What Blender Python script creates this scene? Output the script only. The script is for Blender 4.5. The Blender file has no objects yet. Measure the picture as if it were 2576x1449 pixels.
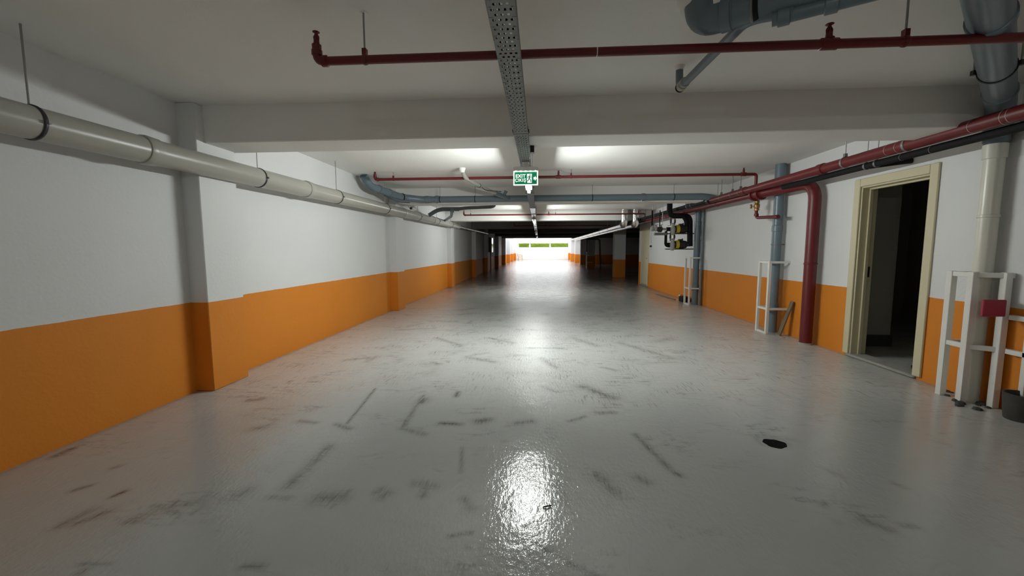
import bpy, bmesh, math, random
from mathutils import Vector, Matrix
random.seed(7)
sc = bpy.context.scene
COL = sc.collection

# ------------------------------------------------------------------ camera, world, exposure
def make_camera():
    yaw, pitch, roll = 0.0660910, 0.0943189, -0.0024435
    cy, sy, cp, sp = math.cos(yaw), math.sin(yaw), math.cos(pitch), math.sin(pitch)
    f = Vector((-sy*cp, cy*cp, -sp)); r = Vector((cy, sy, 0)); u = r.cross(f)
    cr, sr = math.cos(roll), math.sin(roll)
    r, u = cr*r + sr*u, -sr*r + cr*u
    cam = bpy.data.cameras.new('camera')
    cam.sensor_fit = 'HORIZONTAL'; cam.sensor_width = 36.0
    cam.lens = 1022.2/2576*36.0
    cam.clip_start = 0.05; cam.clip_end = 300
    o = bpy.data.objects.new('camera', cam); COL.objects.link(o)
    m = Matrix((r, u, -f)).transposed().to_4x4(); m.translation = (0, 0, 1.35)
    o.matrix_world = m
    sc.camera = o
make_camera()

SKY = 3.4
LAMP = 310.0
w = bpy.data.worlds.new('world'); sc.world = w; w.use_nodes = True
bg = w.node_tree.nodes['Background']
bg.inputs[0].default_value = (0.93, 0.97, 1.0, 1); bg.inputs[1].default_value = SKY
sc.view_settings.view_transform = 'Standard'; sc.view_settings.look = 'None'
sc.view_settings.exposure = 0.0; sc.view_settings.gamma = 1.0
sc.view_settings.use_curve_mapping = False
sc.cycles.max_bounces = 6; sc.cycles.diffuse_bounces = 5; sc.cycles.glossy_bounces = 2; sc.cycles.transmission_bounces = 0
sc.cycles.caustics_reflective = False; sc.cycles.caustics_refractive = False
sc.cycles.use_adaptive_sampling = True; sc.cycles.adaptive_threshold = 0.1
sc.cycles.sample_clamp_indirect = 6.0

# ------------------------------------------------------------------ materials
MAT = {}
def mat(name, col, rough=0.6, metal=0.0, bump=0.0, bscale=60.0, var=0.0, vscale=3.0, emit=None, estr=0.0, spec=0.5):
    m = bpy.data.materials.new(name); m.use_nodes = True
    nt = m.node_tree; N = nt.nodes; L = nt.links; b = N['Principled BSDF']
    b.inputs['Base Color'].default_value = (*col, 1); b.inputs['Roughness'].default_value = rough
    b.inputs['Metallic'].default_value = metal; b.inputs['Specular IOR Level'].default_value = spec
    tc = N.new('ShaderNodeTexCoord')
    if var > 0:
        n = N.new('ShaderNodeTexNoise'); n.inputs['Scale'].default_value = vscale; n.inputs['Detail'].default_value = 5
        L.new(tc.outputs['Object'], n.inputs['Vector'])
        mx = N.new('ShaderNodeMix'); mx.data_type = 'RGBA'
        mx.inputs[6].default_value = tuple(c*(1-var) for c in col)+(1,)
        mx.inputs[7].default_value = tuple(min(1, c*(1+var)) for c in col)+(1,)
        L.new(n.outputs['Fac'], mx.inputs[0]); L.new(mx.outputs[2], b.inputs['Base Color'])
    if bump > 0:
        n2 = N.new('ShaderNodeTexNoise'); n2.inputs['Scale'].default_value = bscale; n2.inputs['Detail'].default_value = 4
        L.new(tc.outputs['Object'], n2.inputs['Vector'])
        bp = N.new('ShaderNodeBump'); bp.inputs['Strength'].default_value = bump; bp.inputs['Distance'].default_value = 0.01
        L.new(n2.outputs['Fac'], bp.inputs['Height']); L.new(bp.outputs['Normal'], b.inputs['Normal'])
    if emit:
        b.inputs['Emission Color'].default_value = (*emit, 1); b.inputs['Emission Strength'].default_value = estr
    if emit and estr < 20: m.cycles.emission_sampling = 'NONE'
    MAT[name] = m
    return m

mat('ceiling_paint', (0.80, 0.79, 0.765), 0.9, bump=0.15, bscale=25, var=0.04, vscale=1.5)
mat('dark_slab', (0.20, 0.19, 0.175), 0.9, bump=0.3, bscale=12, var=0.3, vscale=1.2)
mat('tray_steel', (0.55, 0.56, 0.56), 0.24, metal=1.0, bump=0.05, bscale=3)
mat('white_paint', (0.74, 0.735, 0.70), 0.45, bump=0.1, bscale=40, var=0.08, vscale=8)
mat('red_paint', (0.120, 0.006, 0.008), 0.42, bump=0.08, bscale=50, var=0.25, vscale=9)
mat('blue_pvc', (0.135, 0.185, 0.22), 0.34, var=0.08, vscale=5)
mat('grey_pvc', (0.36, 0.35, 0.31), 0.32, var=0.10, vscale=2.5)
mat('cream_pvc', (0.66, 0.645, 0.56), 0.3, var=0.06, vscale=4)
mat('dark_pvc', (0.11, 0.135, 0.145), 0.45, var=0.2, vscale=6)
mat('black_rubber', (0.009, 0.009, 0.010), 0.75, bump=0.2, bscale=60, spec=0.25)
mat('black_metal', (0.02, 0.02, 0.022), 0.45)
mat('galvanised', (0.20, 0.205, 0.205), 0.5, metal=0.5, var=0.15, vscale=20)
mat('steel_rod', (0.33, 0.33, 0.32), 0.45, metal=0.8)
mat('foil', (0.82, 0.82, 0.82), 0.24, metal=1.0, bump=0.5, bscale=14)
mat('cream_frame', (0.585, 0.53, 0.36), 0.45, var=0.05, vscale=5)
mat('yellow_label', (0.62, 0.47, 0.02), 0.5)
mat('grey_cast', (0.42, 0.42, 0.41), 0.5, metal=0.2, bump=0.2)
mat('brass', (0.42, 0.25, 0.10), 0.42, metal=0.7)
mat('wood_plank', (0.16, 0.125, 0.085), 0.8, bump=0.3, bscale=30, var=0.25, vscale=12)
mat('concrete', (0.30, 0.29, 0.265), 0.85, bump=0.4, bscale=20, var=0.2, vscale=6)
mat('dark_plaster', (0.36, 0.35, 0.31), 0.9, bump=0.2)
mat('dark_block', (0.055, 0.053, 0.05), 0.85, bump=0.3, bscale=30, var=0.3, vscale=10)
mat('red_plastic', (0.33, 0.02, 0.05), 0.5)
mat('outdoor_white', (0.82, 0.81, 0.78), 0.8, var=0.04, vscale=1.0, bump=0.1)
mat('leaf', (0.25, 0.36, 0.035), 0.7, var=0.45, vscale=6)
mat('chair_plastic', (0.55, 0.22, 0.04), 0.45)
mat('cabinet_glare', (0.78, 0.78, 0.76), 0.12)
mat('dark_cabinet', (0.05, 0.045, 0.045), 0.5)
mat('lamp_housing', (0.75, 0.75, 0.74), 0.4)
mat('lamp_tube', (1, 1, 1), 0.4, emit=(0.95, 1.0, 0.96), estr=LAMP)
mat('sign_green', (0.005, 0.16, 0.075), 0.35, emit=(0.004, 0.20, 0.075), estr=0.65)
mat('sign_white', (0.9, 0.92, 0.9), 0.4, emit=(0.92, 1.0, 0.95), estr=1.0)
mat('sign_edge', (0.9, 0.95, 0.93), 0.3, emit=(0.9, 1.0, 0.96), estr=1.0)
mat('debris', (0.05, 0.045, 0.035), 0.9)
mat('lamp_tube_dim', (1, 1, 1), 0.4, emit=(0.95, 1.0, 0.96), estr=LAMP*0.42)
mat('led', (1, 1, 1), 0.4, emit=(0.95, 1, 0.98), estr=6.0)

def band_wall(name, h=0.86):
    """white plaster above, orange paint below a hand-rolled line at height h"""
    m = bpy.data.materials.new(name); m.use_nodes = True
    nt = m.node_tree; N = nt.nodes; L = nt.links; b = N['Principled BSDF']
    b.inputs['Roughness'].default_value = 0.72
    tc = N.new('ShaderNodeTexCoord'); sp = N.new('ShaderNodeSeparateXYZ'); L.new(tc.outputs['Object'], sp.inputs[0])
    n = N.new('ShaderNodeTexNoise'); n.inputs['Scale'].default_value = 5; n.inputs['Detail'].default_value = 6
    L.new(tc.outputs['Object'], n.inputs['Vector'])
    ma = N.new('ShaderNodeMath'); ma.operation = 'MULTIPLY_ADD'; ma.inputs[1].default_value = 0.012
    L.new(n.outputs['Fac'], ma.inputs[0]); L.new(sp.outputs['Z'], ma.inputs[2])
    gt = N.new('ShaderNodeMath'); gt.operation = 'GREATER_THAN'; gt.inputs[1].default_value = h+0.006
    L.new(ma.outputs[0], gt.inputs[0])
    n2 = N.new('ShaderNodeTexNoise'); n2.inputs['Scale'].default_value = 0.9; n2.inputs['Detail'].default_value = 6
    L.new(tc.outputs['Object'], n2.inputs['Vector'])
    cw = N.new('ShaderNodeMix'); cw.data_type = 'RGBA'
    cw.inputs[6].default_value = (0.64, 0.645, 0.645, 1); cw.inputs[7].default_value = (0.71, 0.715, 0.715, 1)
    co = N.new('ShaderNodeMix'); co.data_type = 'RGBA'
    co.inputs[6].default_value = (0.60, 0.185, 0.008, 1); co.inputs[7].default_value = (0.70, 0.235, 0.012, 1)
    L.new(n2.outputs['Fac'], cw.inputs[0]); L.new(n2.outputs['Fac'], co.inputs[0])
    mx = N.new('ShaderNodeMix'); mx.data_type = 'RGBA'
    L.new(gt.outputs[0], mx.inputs[0]); L.new(co.outputs[2], mx.inputs[6]); L.new(cw.outputs[2], mx.inputs[7])
    L.new(mx.outputs[2], b.inputs['Base Color'])
    n3 = N.new('ShaderNodeTexNoise'); n3.inputs['Scale'].default_value = 38; n3.inputs['Detail'].default_value = 5
    L.new(tc.outputs['Object'], n3.inputs['Vector'])
    bp = N.new('ShaderNodeBump'); bp.inputs['Strength'].default_value = 0.22; bp.inputs['Distance'].default_value = 0.01
    L.new(n3.outputs['Fac'], bp.inputs['Height']); L.new(bp.outputs['Normal'], b.inputs['Normal'])
    MAT[name] = m
band_wall('banded_wall')

def floor_material():
    m = bpy.data.materials.new('floor_epoxy'); m.use_nodes = True
    nt = m.node_tree; N = nt.nodes; L = nt.links; b = N['Principled BSDF']
    tc = N.new('ShaderNodeTexCoord')
    def noise(scale, sx=1, sy=1, detail=5, rot=0, rough=0.55):
        mp = N.new('ShaderNodeMapping'); mp.inputs['Scale'].default_value = (sx, sy, 1); mp.inputs['Rotation'].default_value = (0, 0, rot)
        L.new(tc.outputs['Object'], mp.inputs[0])
        n = N.new('ShaderNodeTexNoise'); n.inputs['Scale'].default_value = scale; n.inputs['Detail'].default_value = detail
        n.inputs['Roughness'].default_value = rough
        L.new(mp.outputs[0], n.inputs['Vector']); return n.outputs['Fac']
    def ramp(src, a, c):
        r = N.new('ShaderNodeMapRange'); r.inputs[1].default_value = a; r.inputs[2].default_value = c
        r.interpolation_type = 'SMOOTHSTEP'; L.new(src, r.inputs[0]); return r.outputs[0]
    def math_(op, a, c):
        x = N.new('ShaderNodeMath'); x.operation = op
        for i, v in enumerate((a, c)):
            if isinstance(v, (int, float)): x.inputs[i].default_value = v
            else: L.new(v, x.inputs[i])
        return x.outputs[0]
    base = N.new('ShaderNodeMix'); base.data_type = 'RGBA'
    base.inputs[6].default_value = (0.39, 0.40, 0.388, 1); base.inputs[7].default_value = (0.46, 0.47, 0.455, 1)
    L.new(noise(0.7, detail=6), base.inputs[0])
    # scuffs: painted strokes broken up by streaky noise, plus diffuse wear
    at = N.new('ShaderNodeAttribute'); at.attribute_name = 'scuff'
    streak = ramp(noise(13, 6.0, 0.5, 4, 0.12), 0.36, 0.68)
    streak2 = ramp(noise(11, 0.6, 5.0, 4, 0.1), 0.40, 0.72)
    st = math_('MAXIMUM', streak, streak2)
    wn = N.new('ShaderNodeAttribute'); wn.attribute_name = 'worn'; worn = math_('MINIMUM', math_('MAXIMUM', math_('ADD', wn.outputs['Fac'], math_('MULTIPLY', math_('MULTIPLY', math_('SUBTRACT', noise(16, 1, 1, 4, 0, 0.7), 0.5), 2.4), math_('MULTIPLY', wn.outputs['Fac'], math_('SUBTRACT', 1.35, wn.outputs['Fac'])))), 0.0), 1.0)
    fr = N.new('ShaderNodeAttribute'); fr.attribute_name = 'ripple'
    s1 = math_('MULTIPLY', at.outputs['Fac'], math_('MULTIPLY_ADD', st, 0.65))
    N_ = s1.node; N_.inputs[1].links[0].from_node.inputs[2].default_value = 0.35
    wear = math_('MULTIPLY', ramp(noise(1.6, 1.0, 1.5, 5, 0.3), 0.50, 0.70), math_('MULTIPLY', st, ramp(noise(7, 1.0, 2.2, 6), 0.45, 0.66)))
    wear = math_('MULTIPLY', wear, 0.65)
    fine = math_('MULTIPLY', ramp(noise(10, 7.0, 0.45, 4, -0.25, 0.65), 0.50, 0.72), ramp(noise(2.3, 1, 1.4, 5), 0.46, 0.64))
    fine2 = math_('MULTIPLY', ramp(noise(9, 0.5, 6.0, 4, 0.2, 0.65), 0.50, 0.74), ramp(noise(1.9, 1.2, 1, 5, 1.0), 0.47, 0.66))
    fine = math_('MULTIPLY', math_('MAXIMUM', fine, fine2), math_('MULTIPLY', worn, 0.75))
    dirt = math_('MINIMUM', math_('ADD', math_('ADD', s1, wear), fine), 0.85)
    dust = N.new('ShaderNodeMix'); dust.data_type = 'RGBA'; dust.inputs[7].default_value = (0.56, 0.57, 0.555, 1)
    L.new(base.outputs[2], dust.inputs[6]); L.new(math_('MULTIPLY', worn, 0.75), dust.inputs[0])
    grime = N.new('ShaderNodeMix'); grime.data_type = 'RGBA'; grime.inputs[7].default_value = (0.155, 0.138, 0.115, 1)
    L.new(dust.outputs[2], grime.inputs[6])
    L.new(math_('MULTIPLY', fr.outputs['Fac'], math_('ADD', 0.45, math_('MULTIPLY', ramp(noise(1.4, 2.2, 0.8, 6), 0.35, 0.7), 0.45))), grime.inputs[0])
    mx = N.new('ShaderNodeMix'); mx.data_type = 'RGBA'; mx.inputs[7].default_value = (0.075, 0.070, 0.055, 1)
    L.new(grime.outputs[2], mx.inputs[6]); L.new(dirt, mx.inputs[0]); L.new(mx.outputs[2], b.inputs['Base Color'])
    rg = math_('ADD', 0.08, math_('MULTIPLY', noise(3.0, detail=3), 0.08))
    rg = math_('ADD', rg, math_('MULTIPLY', worn, 0.12))
    rg = math_('ADD', rg, math_('MULTIPLY', fr.outputs['Fac'], 0.03)); L.new(rg, b.inputs['Roughness'])
    b.inputs['Specular IOR Level'].default_value = 0.5
    h = math_('ADD', math_('MULTIPLY', noise(34, 1.5, 0.8, 3, 0, 0.6), 0.75), math_('MULTIPLY', noise(4.5, 1, 0.8, 3), 1.8))
    h = math_('ADD', h, math_('MULTIPLY', math_('MULTIPLY', noise(8.5, 1.0, 0.6, 4), fr.outputs['Fac']), 11.0))
    h = math_('ADD', h, math_('MULTIPLY', math_('MULTIPLY', noise(26, 1.6, 0.7, 4, 0.2, 0.65), worn), 1.3))
    bp = N.new('ShaderNodeBump'); bp.inputs['Strength'].default_value = 0.45; bp.inputs['Distance'].default_value = 0.006
    L.new(h, bp.inputs['Height']); L.new(bp.outputs['Normal'], b.inputs['Normal'])
    MAT['floor'] = m
floor_material()

# ------------------------------------------------------------------ mesh helpers
class MB:
    def __init__(s): s.v = []; s.f = []
    def quadbox(s, P):
        k = len(s.v); s.v += [tuple(p) for p in P]
        s.f += [tuple(k+i for i in q) for q in ((0,3,2,1),(4,5,6,7),(0,1,5,4),(1,2,6,5),(2,3,7,6),(3,0,4,7))]
        return s
    def box(s, x0, x1, y0, y1, z0, z1):
        return s.quadbox([(x0,y0,z0),(x1,y0,z0),(x1,y1,z0),(x0,y1,z0),(x0,y0,z1),(x1,y0,z1),(x1,y1,z1),(x0,y1,z1)])
    def bar(s, a, b, w, h=None, up=(0,0,1)):
        """rectangular bar from a to b"""
        h = h or w; a = Vector(a); b = Vector(b); d = (b-a).normalized(); up = Vector(up)
        if abs(d.dot(up)) > 0.95: up = Vector((1,0,0))
        r = d.cross(up).normalized(); u = r.cross(d).normalized(); r *= w/2; u *= h/2
        return s.quadbox([a-r-u, a+r-u, a+r+u, a-r+u, b-r-u, b+r-u, b+r+u, b-r+u])
    def tube(s, pts, r, seg=16, fillet=0.0, cap=True, fs=6, r1=None):
        pts = [Vector(p) for p in pts]
        if fillet > 0 and len(pts) > 2:
            out = [pts[0]]
            for i in range(1, len(pts)-1):
                a, b, c = pts[i-1], pts[i], pts[i+1]
                d1 = (a-b); d2 = (c-b); t = min(fillet, d1.length*0.49, d2.length*0.49)
                p, q = b+d1.normalized()*t, b+d2.normalized()*t
                for k in range(fs+1):
                    u = k/fs; out.append((1-u)**2*p + 2*u*(1-u)*b + u*u*q)
            out.append(pts[-1]); pts = out
        n = len(pts); up = None; rings = []
        for i, p in enumerate(pts):
            d = (pts[min(i+1, n-1)]-pts[max(i-1, 0)]).normalized()
            if up is None:
                up = Vector((0,0,1)) if abs(d.z) < 0.9 else Vector((1,0,0))
            up = (up - d*up.dot(d)).normalized(); sd = d.cross(up)
            rr = r if r1 is None else r + (r1-r)*i/(n-1)
            k = len(s.v)
            for j in range(seg):
                t = 2*math.pi*j/seg; s.v.append(tuple(p + up*math.cos(t)*rr + sd*math.sin(t)*rr))
            rings.append(k)
        for a, b in zip(rings, rings[1:]):
            for j in range(seg):
                j2 = (j+1) % seg; s.f.append((a+j, b+j, b+j2, a+j2))
        if cap:
            s.f.append(tuple(rings[0]+j for j in range(seg)))
            s.f.append(tuple(rings[-1]+j for j in reversed(range(seg))))
        return s
    def lathe(s, base, axis, prof, seg=20):
        """prof: list of (distance along axis, radius)"""
        base = Vector(base); d = Vector(axis).normalized()
        up = Vector((0,0,1)) if abs(d.z) < 0.9 else Vector((1,0,0))
        up = (up - d*up.dot(d)).normalized(); sd = d.cross(up); rings = []
        for t, r in prof:
            k = len(s.v)
            for j in range(seg):
                a = 2*math.pi*j/seg; s.v.append(tuple(base + d*t + (up*math.cos(a)+sd*math.sin(a))*r))
            rings.append(k)
        for a, b in zip(rings, rings[1:]):
            for j in range(seg):
                j2 = (j+1) % seg; s.f.append((a+j, b+j, b+j2, a+j2))
        s.f.append(tuple(rings[0]+j for j in range(seg))); s.f.append(tuple(rings[-1]+j for j in reversed(range(seg))))
        return s
    def ring(s, c, axis, R, r, seg=24, rs=6, width=None):
        """a torus-like band; with width it is a flat strap"""
        c = Vector(c); d = Vector(axis).normalized()
        up = Vector((0,0,1)) if abs(d.z) < 0.9 else Vector((1,0,0))
        up = (up - d*up.dot(d)).normalized(); sd = d.cross(up); k = len(s.v)
        for j in range(seg):
            a = 2*math.pi*j/seg; e = up*math.cos(a)+sd*math.sin(a)
            for q in range(rs):
                b = 2*math.pi*(q+0.5)/rs
                s.v.append(tuple(c + e*(R + r*math.cos(b)) + d*((width or r)*math.sin(b))))
        for j in range(seg):
            for q in range(rs):
                j2 = (j+1) % seg; q2 = (q+1) % rs
                s.f.append((k+j*rs+q, k+j2*rs+q, k+j2*rs+q2, k+j*rs+q2))
        return s
    def prism(s, poly, f0, f1):
        """poly in 2D, f0/f1 map 2D point -> 3D for the two caps"""
        k = len(s.v); n = len(poly)
        s.v += [tuple(f0(*p)) for p in poly] + [tuple(f1(*p)) for p in poly]
        s.f.append(tuple(k+i for i in reversed(range(n)))); s.f.append(tuple(k+n+i for i in range(n)))
        for i in range(n):
            j = (i+1) % n; s.f.append((k+i, k+j, k+n+j, k+n+i))
        return s
    def mesh(s, name, off=Vector((0,0,0)), smooth=True, bevel=0):
        me = bpy.data.meshes.new(name)
        me.from_pydata([(x-off[0], y-off[1], z-off[2]) for x, y, z in s.v], [], s.f)
        bm = bmesh.new(); bm.from_mesh(me)
        bmesh.ops.recalc_face_normals(bm, faces=bm.faces)
        if bevel > 0:
            bmesh.ops.bevel(bm, geom=[e for e in bm.edges if e.calc_face_angle(0) > 0.6], offset=bevel, segments=1, affect='EDGES', clamp_overlap=True)
        bm.to_mesh(me); bm.free()
        if smooth:
            for p in me.polygons: p.use_smooth = True
            me.set_sharp_from_angle(angle=math.radians(40))
        me.update(); return me
    def build(s, name, m, parent=None, bevel=0, smooth=True):
        off = parent['_o'] if parent is not None and '_o' in parent else (0,0,0)
        off = Vector(off)
        o = bpy.data.objects.new(name, s.mesh(name, off, smooth, bevel)); COL.objects.link(o)
        o.data.materials.append(MAT[m])
        if parent is not None:
            o.parent = parent; o['_o'] = tuple(off)
        return o
def thing(name, label, cat, loc=(0,0,0), group=None):
    o = bpy.data.objects.new(name, None); COL.objects.link(o); o.location = loc; o.empty_display_size = 0.1
    o['label'] = label; o['category'] = cat; o['_o'] = tuple(loc)
    if group: o['group'] = group
    return o
def tag(o, label, cat, group=None):
    o['label'] = label; o['category'] = cat
    if group: o['group'] = group
    return o
def struct(o, label=None, cat=None):
    o['kind'] = 'structure'
    if label: o['label'] = label
    if cat: o['category'] = cat
    return o

# ------------------------------------------------------------------ the setting
XL, XR, ZC, ZB = -3.28, 3.92, 2.68, 2.345
YB, YR, YE = -6.0, 38.0, 57.0          # back wall, end of the roof, far wall
XF = 18.0                              # far side of the open bays on the right
YO = 16.3                              # right wall ends, open bays begin

SCUFF = [(-1.59,3.76,-1.49,2.96,0.007,0.8),(-1.07,3.61,-1.03,2.91,0.016,0.5),(-1.04,3.51,-1.04,3.44,0.037,0.7),(-0.76,3.71,-0.76,3.6,0.02,0.7),(-1.89,2.99,-1.74,2.97,0.024,0.5),(-1.57,2.95,-1.43,2.88,0.023,0.6),(-0.76,3.02,-0.61,3.01,0.021,0.8),(-0.48,3.08,-0.4,3.11,0.03,0.7),(-1.03,2.91,-0.84,2.82,0.025,0.4),(-1.44,2.6,-1.43,2.13,0.031,0.6),(-1.47,2.02,-1.36,2.02,0.021,0.4),(-1.18,2.03,-1.09,2.04,0.045,0.5),(-1.06,2.11,-1.08,1.96,0.012,0.4),(-0.9,2.1,-0.89,2.13,0.02,0.5),(-0.65,2.21,-0.63,2.08,0.02,0.4),(-0.4,2.07,-0.35,1.99,0.025,0.4),(-0.52,2.64,-0.47,2.33,0.007,0.4),(-0.42,1.78,-0.32,1.81,0.01,0.6),(-1.26,1.54,-1.18,1.55,0.014,0.5),(-2.6,3.4,-2.52,3.43,0.034,0.6),(-2.15,2.84,-2.1,2.86,0.036,0.5),(-1.64,2.08,-1.65,2.02,0.026,0.4),(-0.14,5.5,0.31,5.51,0.029,0.5),(0.04,4.98,0.19,4.59,0.044,0.5),(0.73,4.62,0.87,4.52,0.025,0.4),(0.44,3.94,0.68,3.66,0.052,0.6),(0.57,3.65,0.68,3.66,0.018,0.5),(0.02,3.94,0.16,3.79,0.021,0.4),(0.49,3.3,0.62,3.31,0.028,0.5),(0.25,3.12,0.37,3.21,0.018,0.5),(-0.16,3.06,-0.05,3.1,0.028,0.6),(-0.46,3.06,-0.42,3.09,0.032,0.7),(0.71,2.91,0.82,2.42,0.02,0.5),(0.83,2.4,0.85,2.38,0.015,0.8),(0.36,2.35,0.43,2.18,0.034,0.5),(0.59,2.34,0.63,2.3,0.028,0.5),(1.18,5.87,1.66,5.07,0.051,0.3),(-2.62,2.01,-2.58,2.06,0.014,0.7),(-2.34,1.97,-2.32,2.02,0.013,0.8),(-2.35,1.73,-2.33,1.85,0.021,0.5),(-2.29,1.75,-2.24,1.84,0.018,0.5),(-2.64,2.25,-2.63,2.27,0.019,0.4),(-2.02,1.82,-1.94,1.9,0.039,0.25),(-1.86,1.94,-1.83,1.96,0.038,0.3),(-1.66,2.02,-1.64,2.06,0.038,0.35),(-1.97,1.51,-1.84,1.52,0.007,0.4),(-1.92,1.46,-1.92,1.48,0.016,0.5),(-3.18,2.36,-3.19,2.46,0.024,0.7),(1.62,2.03,1.69,1.96,0.022,0.45),(1.78,1.99,1.84,1.99,0.015,0.4),(1.76,2.51,1.8,2.43,0.017,0.25),(2.05,2.37,2.08,2.33,0.017,0.25),(1.5,2.13,1.52,2.15,0.015,0.4),(1.62,2.92,1.79,2.9,0.032,0.25),(-2.38,6.64,-1.81,6.81,0.036,0.3),(-1.56,6.06,-1.09,5.57,0.035,0.35),(-2.33,4.77,-2.12,4.88,0.028,0.35),(-0.76,6.1,-0.38,5.8,0.039,0.4),(-0.87,4.95,-0.55,4.78,0.045,0.35),(0.52,6.18,0.81,5.68,0.047,0.35),(-0.7,2.2,-0.6,2.18,0.03,0.35),(-0.86,2.06,-0.84,2.1,0.027,0.4),(0.09,2.32,0.16,1.99,0.019,0.25),(-0.06,1.82,0.06,1.70,0.006,0.7),(0.06,1.70,0.17,1.63,0.006,0.5),(0.17,1.63,0.27,1.58,0.006,0.4)]
for i in range(46):        # trowel and tyre scuffs further in
    x = random.uniform(-2.4, 2.2); y = random.uniform(4.2, 9.5); a = random.choice((0.05, 1.5, 0.9))+random.uniform(-.2, .2); l = random.uniform(.08, .35)
    SCUFF.append((x, y, x+l*math.cos(a), y+l*math.sin(a), random.uniform(.03, .09), random.uniform(.12, .32)))
HOLE = (1.645, 2.83, 0.062)

def build_floor():
    import numpy as np
    xs = list(np.arange(XL-0.02, XR+0.03, 0.015)) + [4.5, 6, 8, 12, XF+0.2]
    ys = [YB-0.2, -4, -2, -1, 0, 0.6] + list(np.arange(1.2, 7.5, 0.015)) + list(np.arange(7.5, 10.0, 0.05)) + list(np.arange(10.0, 20, 0.6)) + list(np.arange(21, 58, 2.0)) + [58.5]
    nx, ny = len(xs), len(ys)
    X, Y = np.meshgrid(np.array(xs), np.array(ys)); S = np.zeros_like(X)
    for x0, y0, x1, y1, r, a in SCUFF:
        r = max(r, 0.010); dx, dy = x1-x0, y1-y0; L2 = dx*dx+dy*dy+1e-9
        t = np.clip(((X-x0)*dx+(Y-y0)*dy)/L2, 0, 1)
        d = np.hypot(X-x0-t*dx, Y-y0-t*dy)
        S = np.maximum(S, a*1.45*np.exp(-(d/(r*1.25))**1.4))
    hx, hy, hr = HOLE
    S = np.maximum(S, 0.3*np.exp(-((np.hypot(X-hx, (Y-hy-0.03))-0.09)/0.03)**2))
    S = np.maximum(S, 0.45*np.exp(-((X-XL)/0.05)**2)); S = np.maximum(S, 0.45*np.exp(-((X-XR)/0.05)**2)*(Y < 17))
    sm = lambda a, b, v: (lambda t: t*t*(3-2*t))(np.clip((v-a)/(b-a), 0, 1))
    Yw = Y + 0.25*np.sin(X*1.7+0.5) + 0.12*np.sin(X*4.1)
    W = sm(2.9, 4.2, Yw)*(1-sm(8.0, 12, Yw))
    RP = sm(9, 15, Y)
    D = np.hypot(X-hx, Y-hy); inside = D < hr
    verts = np.stack([X, Y, np.zeros_like(X)], -1).reshape(-1, 3)
    idx = np.arange(nx*ny).reshape(ny, nx)
    q = np.stack([idx[:-1,:-1], idx[:-1,1:], idx[1:,1:], idx[1:,:-1]], -1).reshape(-1, 4)
    ins = inside.reshape(-1); keep = ~ins[q].any(1)
    removed = q[~keep]; kept = q[keep]
    bnd = np.intersect1d(removed.reshape(-1), kept.reshape(-1))
    for i in bnd:                                  # round the rim of the hole, a little irregular
        v = verts[i]; a = math.atan2(v[1]-hy, v[0]-hx); rr = hr*(1+0.07*math.sin(3*a+1)+0.04*math.sin(7*a))+0.008
        verts[i, 0] = hx+rr*math.cos(a)*1.05; verts[i, 1] = hy+rr*math.sin(a)
    me = bpy.data.meshes.new('floor'); me.from_pydata(verts.tolist(), [], kept.tolist())
    at = me.attributes.new('scuff', 'FLOAT', 'POINT'); at.data.foreach_set('value', S.reshape(-1).astype('f'))
    for nm, arr in (('worn', W), ('ripple', RP)):
        at = me.attributes.new(nm, 'FLOAT', 'POINT'); at.data.foreach_set('value', arr.reshape(-1).astype('f'))
    o = bpy.data.objects.new('floor', me); COL.objects.link(o); me.materials.append(MAT['floor'])
    struct(o)
    cup = MB(); seg = 28
    prof = [(0.012, 1.35), (-0.0015, 1.2), (-0.03, 1.12), (-0.11, 0.95), (-0.12, 0.0)]
    prof = prof[1:]
    for z, k in prof:
        for j in range(seg):
            t = 2*math.pi*j/seg; rr = hr*k+0.012*(k > 0); cup.v.append((hx+rr*math.cos(t)*1.05, hy+rr*math.sin(t), z))
    for i in range(len(prof)-1):
        for j in range(seg):
            j2 = (j+1) % seg; cup.f.append((i*seg+j, i*seg+j2, (i+1)*seg+j2, (i+1)*seg+j))
    c = cup.build('drain_hole', 'dark_block', o, smooth=True)
build_floor()

YD = 14.66                              # beyond the third beam slab and beams get a darker colour
ceil = MB().box(XL-0.25, XF+0.2, YB-0.2, YD, ZC, ZC+0.25).build('ceiling', 'ceiling_paint', smooth=False); struct(ceil)
ceil_dark = MB().box(XL-0.25, XF+0.2, YD, YR, ZC, ZC+0.25).build('ceiling_dark', 'dark_slab', smooth=False); struct(ceil_dark)
BEAM = [-1.6, 3.70, 9.0-0.15, 14.25, 19.7, 25.1, 30.5, 35.9, 41.3, 46.7]
for y in BEAM:
    if y > YR: break
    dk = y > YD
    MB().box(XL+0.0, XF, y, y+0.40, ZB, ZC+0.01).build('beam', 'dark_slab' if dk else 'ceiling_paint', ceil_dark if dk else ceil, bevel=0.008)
# lintel along the wall line of the open bays
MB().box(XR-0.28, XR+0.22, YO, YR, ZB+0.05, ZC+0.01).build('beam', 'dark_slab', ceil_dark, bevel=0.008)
MB().box(3.64, 4.17, YR, 47.4, ZB, ZC).build('beam', 'outdoor_white', ceil_dark, bevel=0.008)

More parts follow.
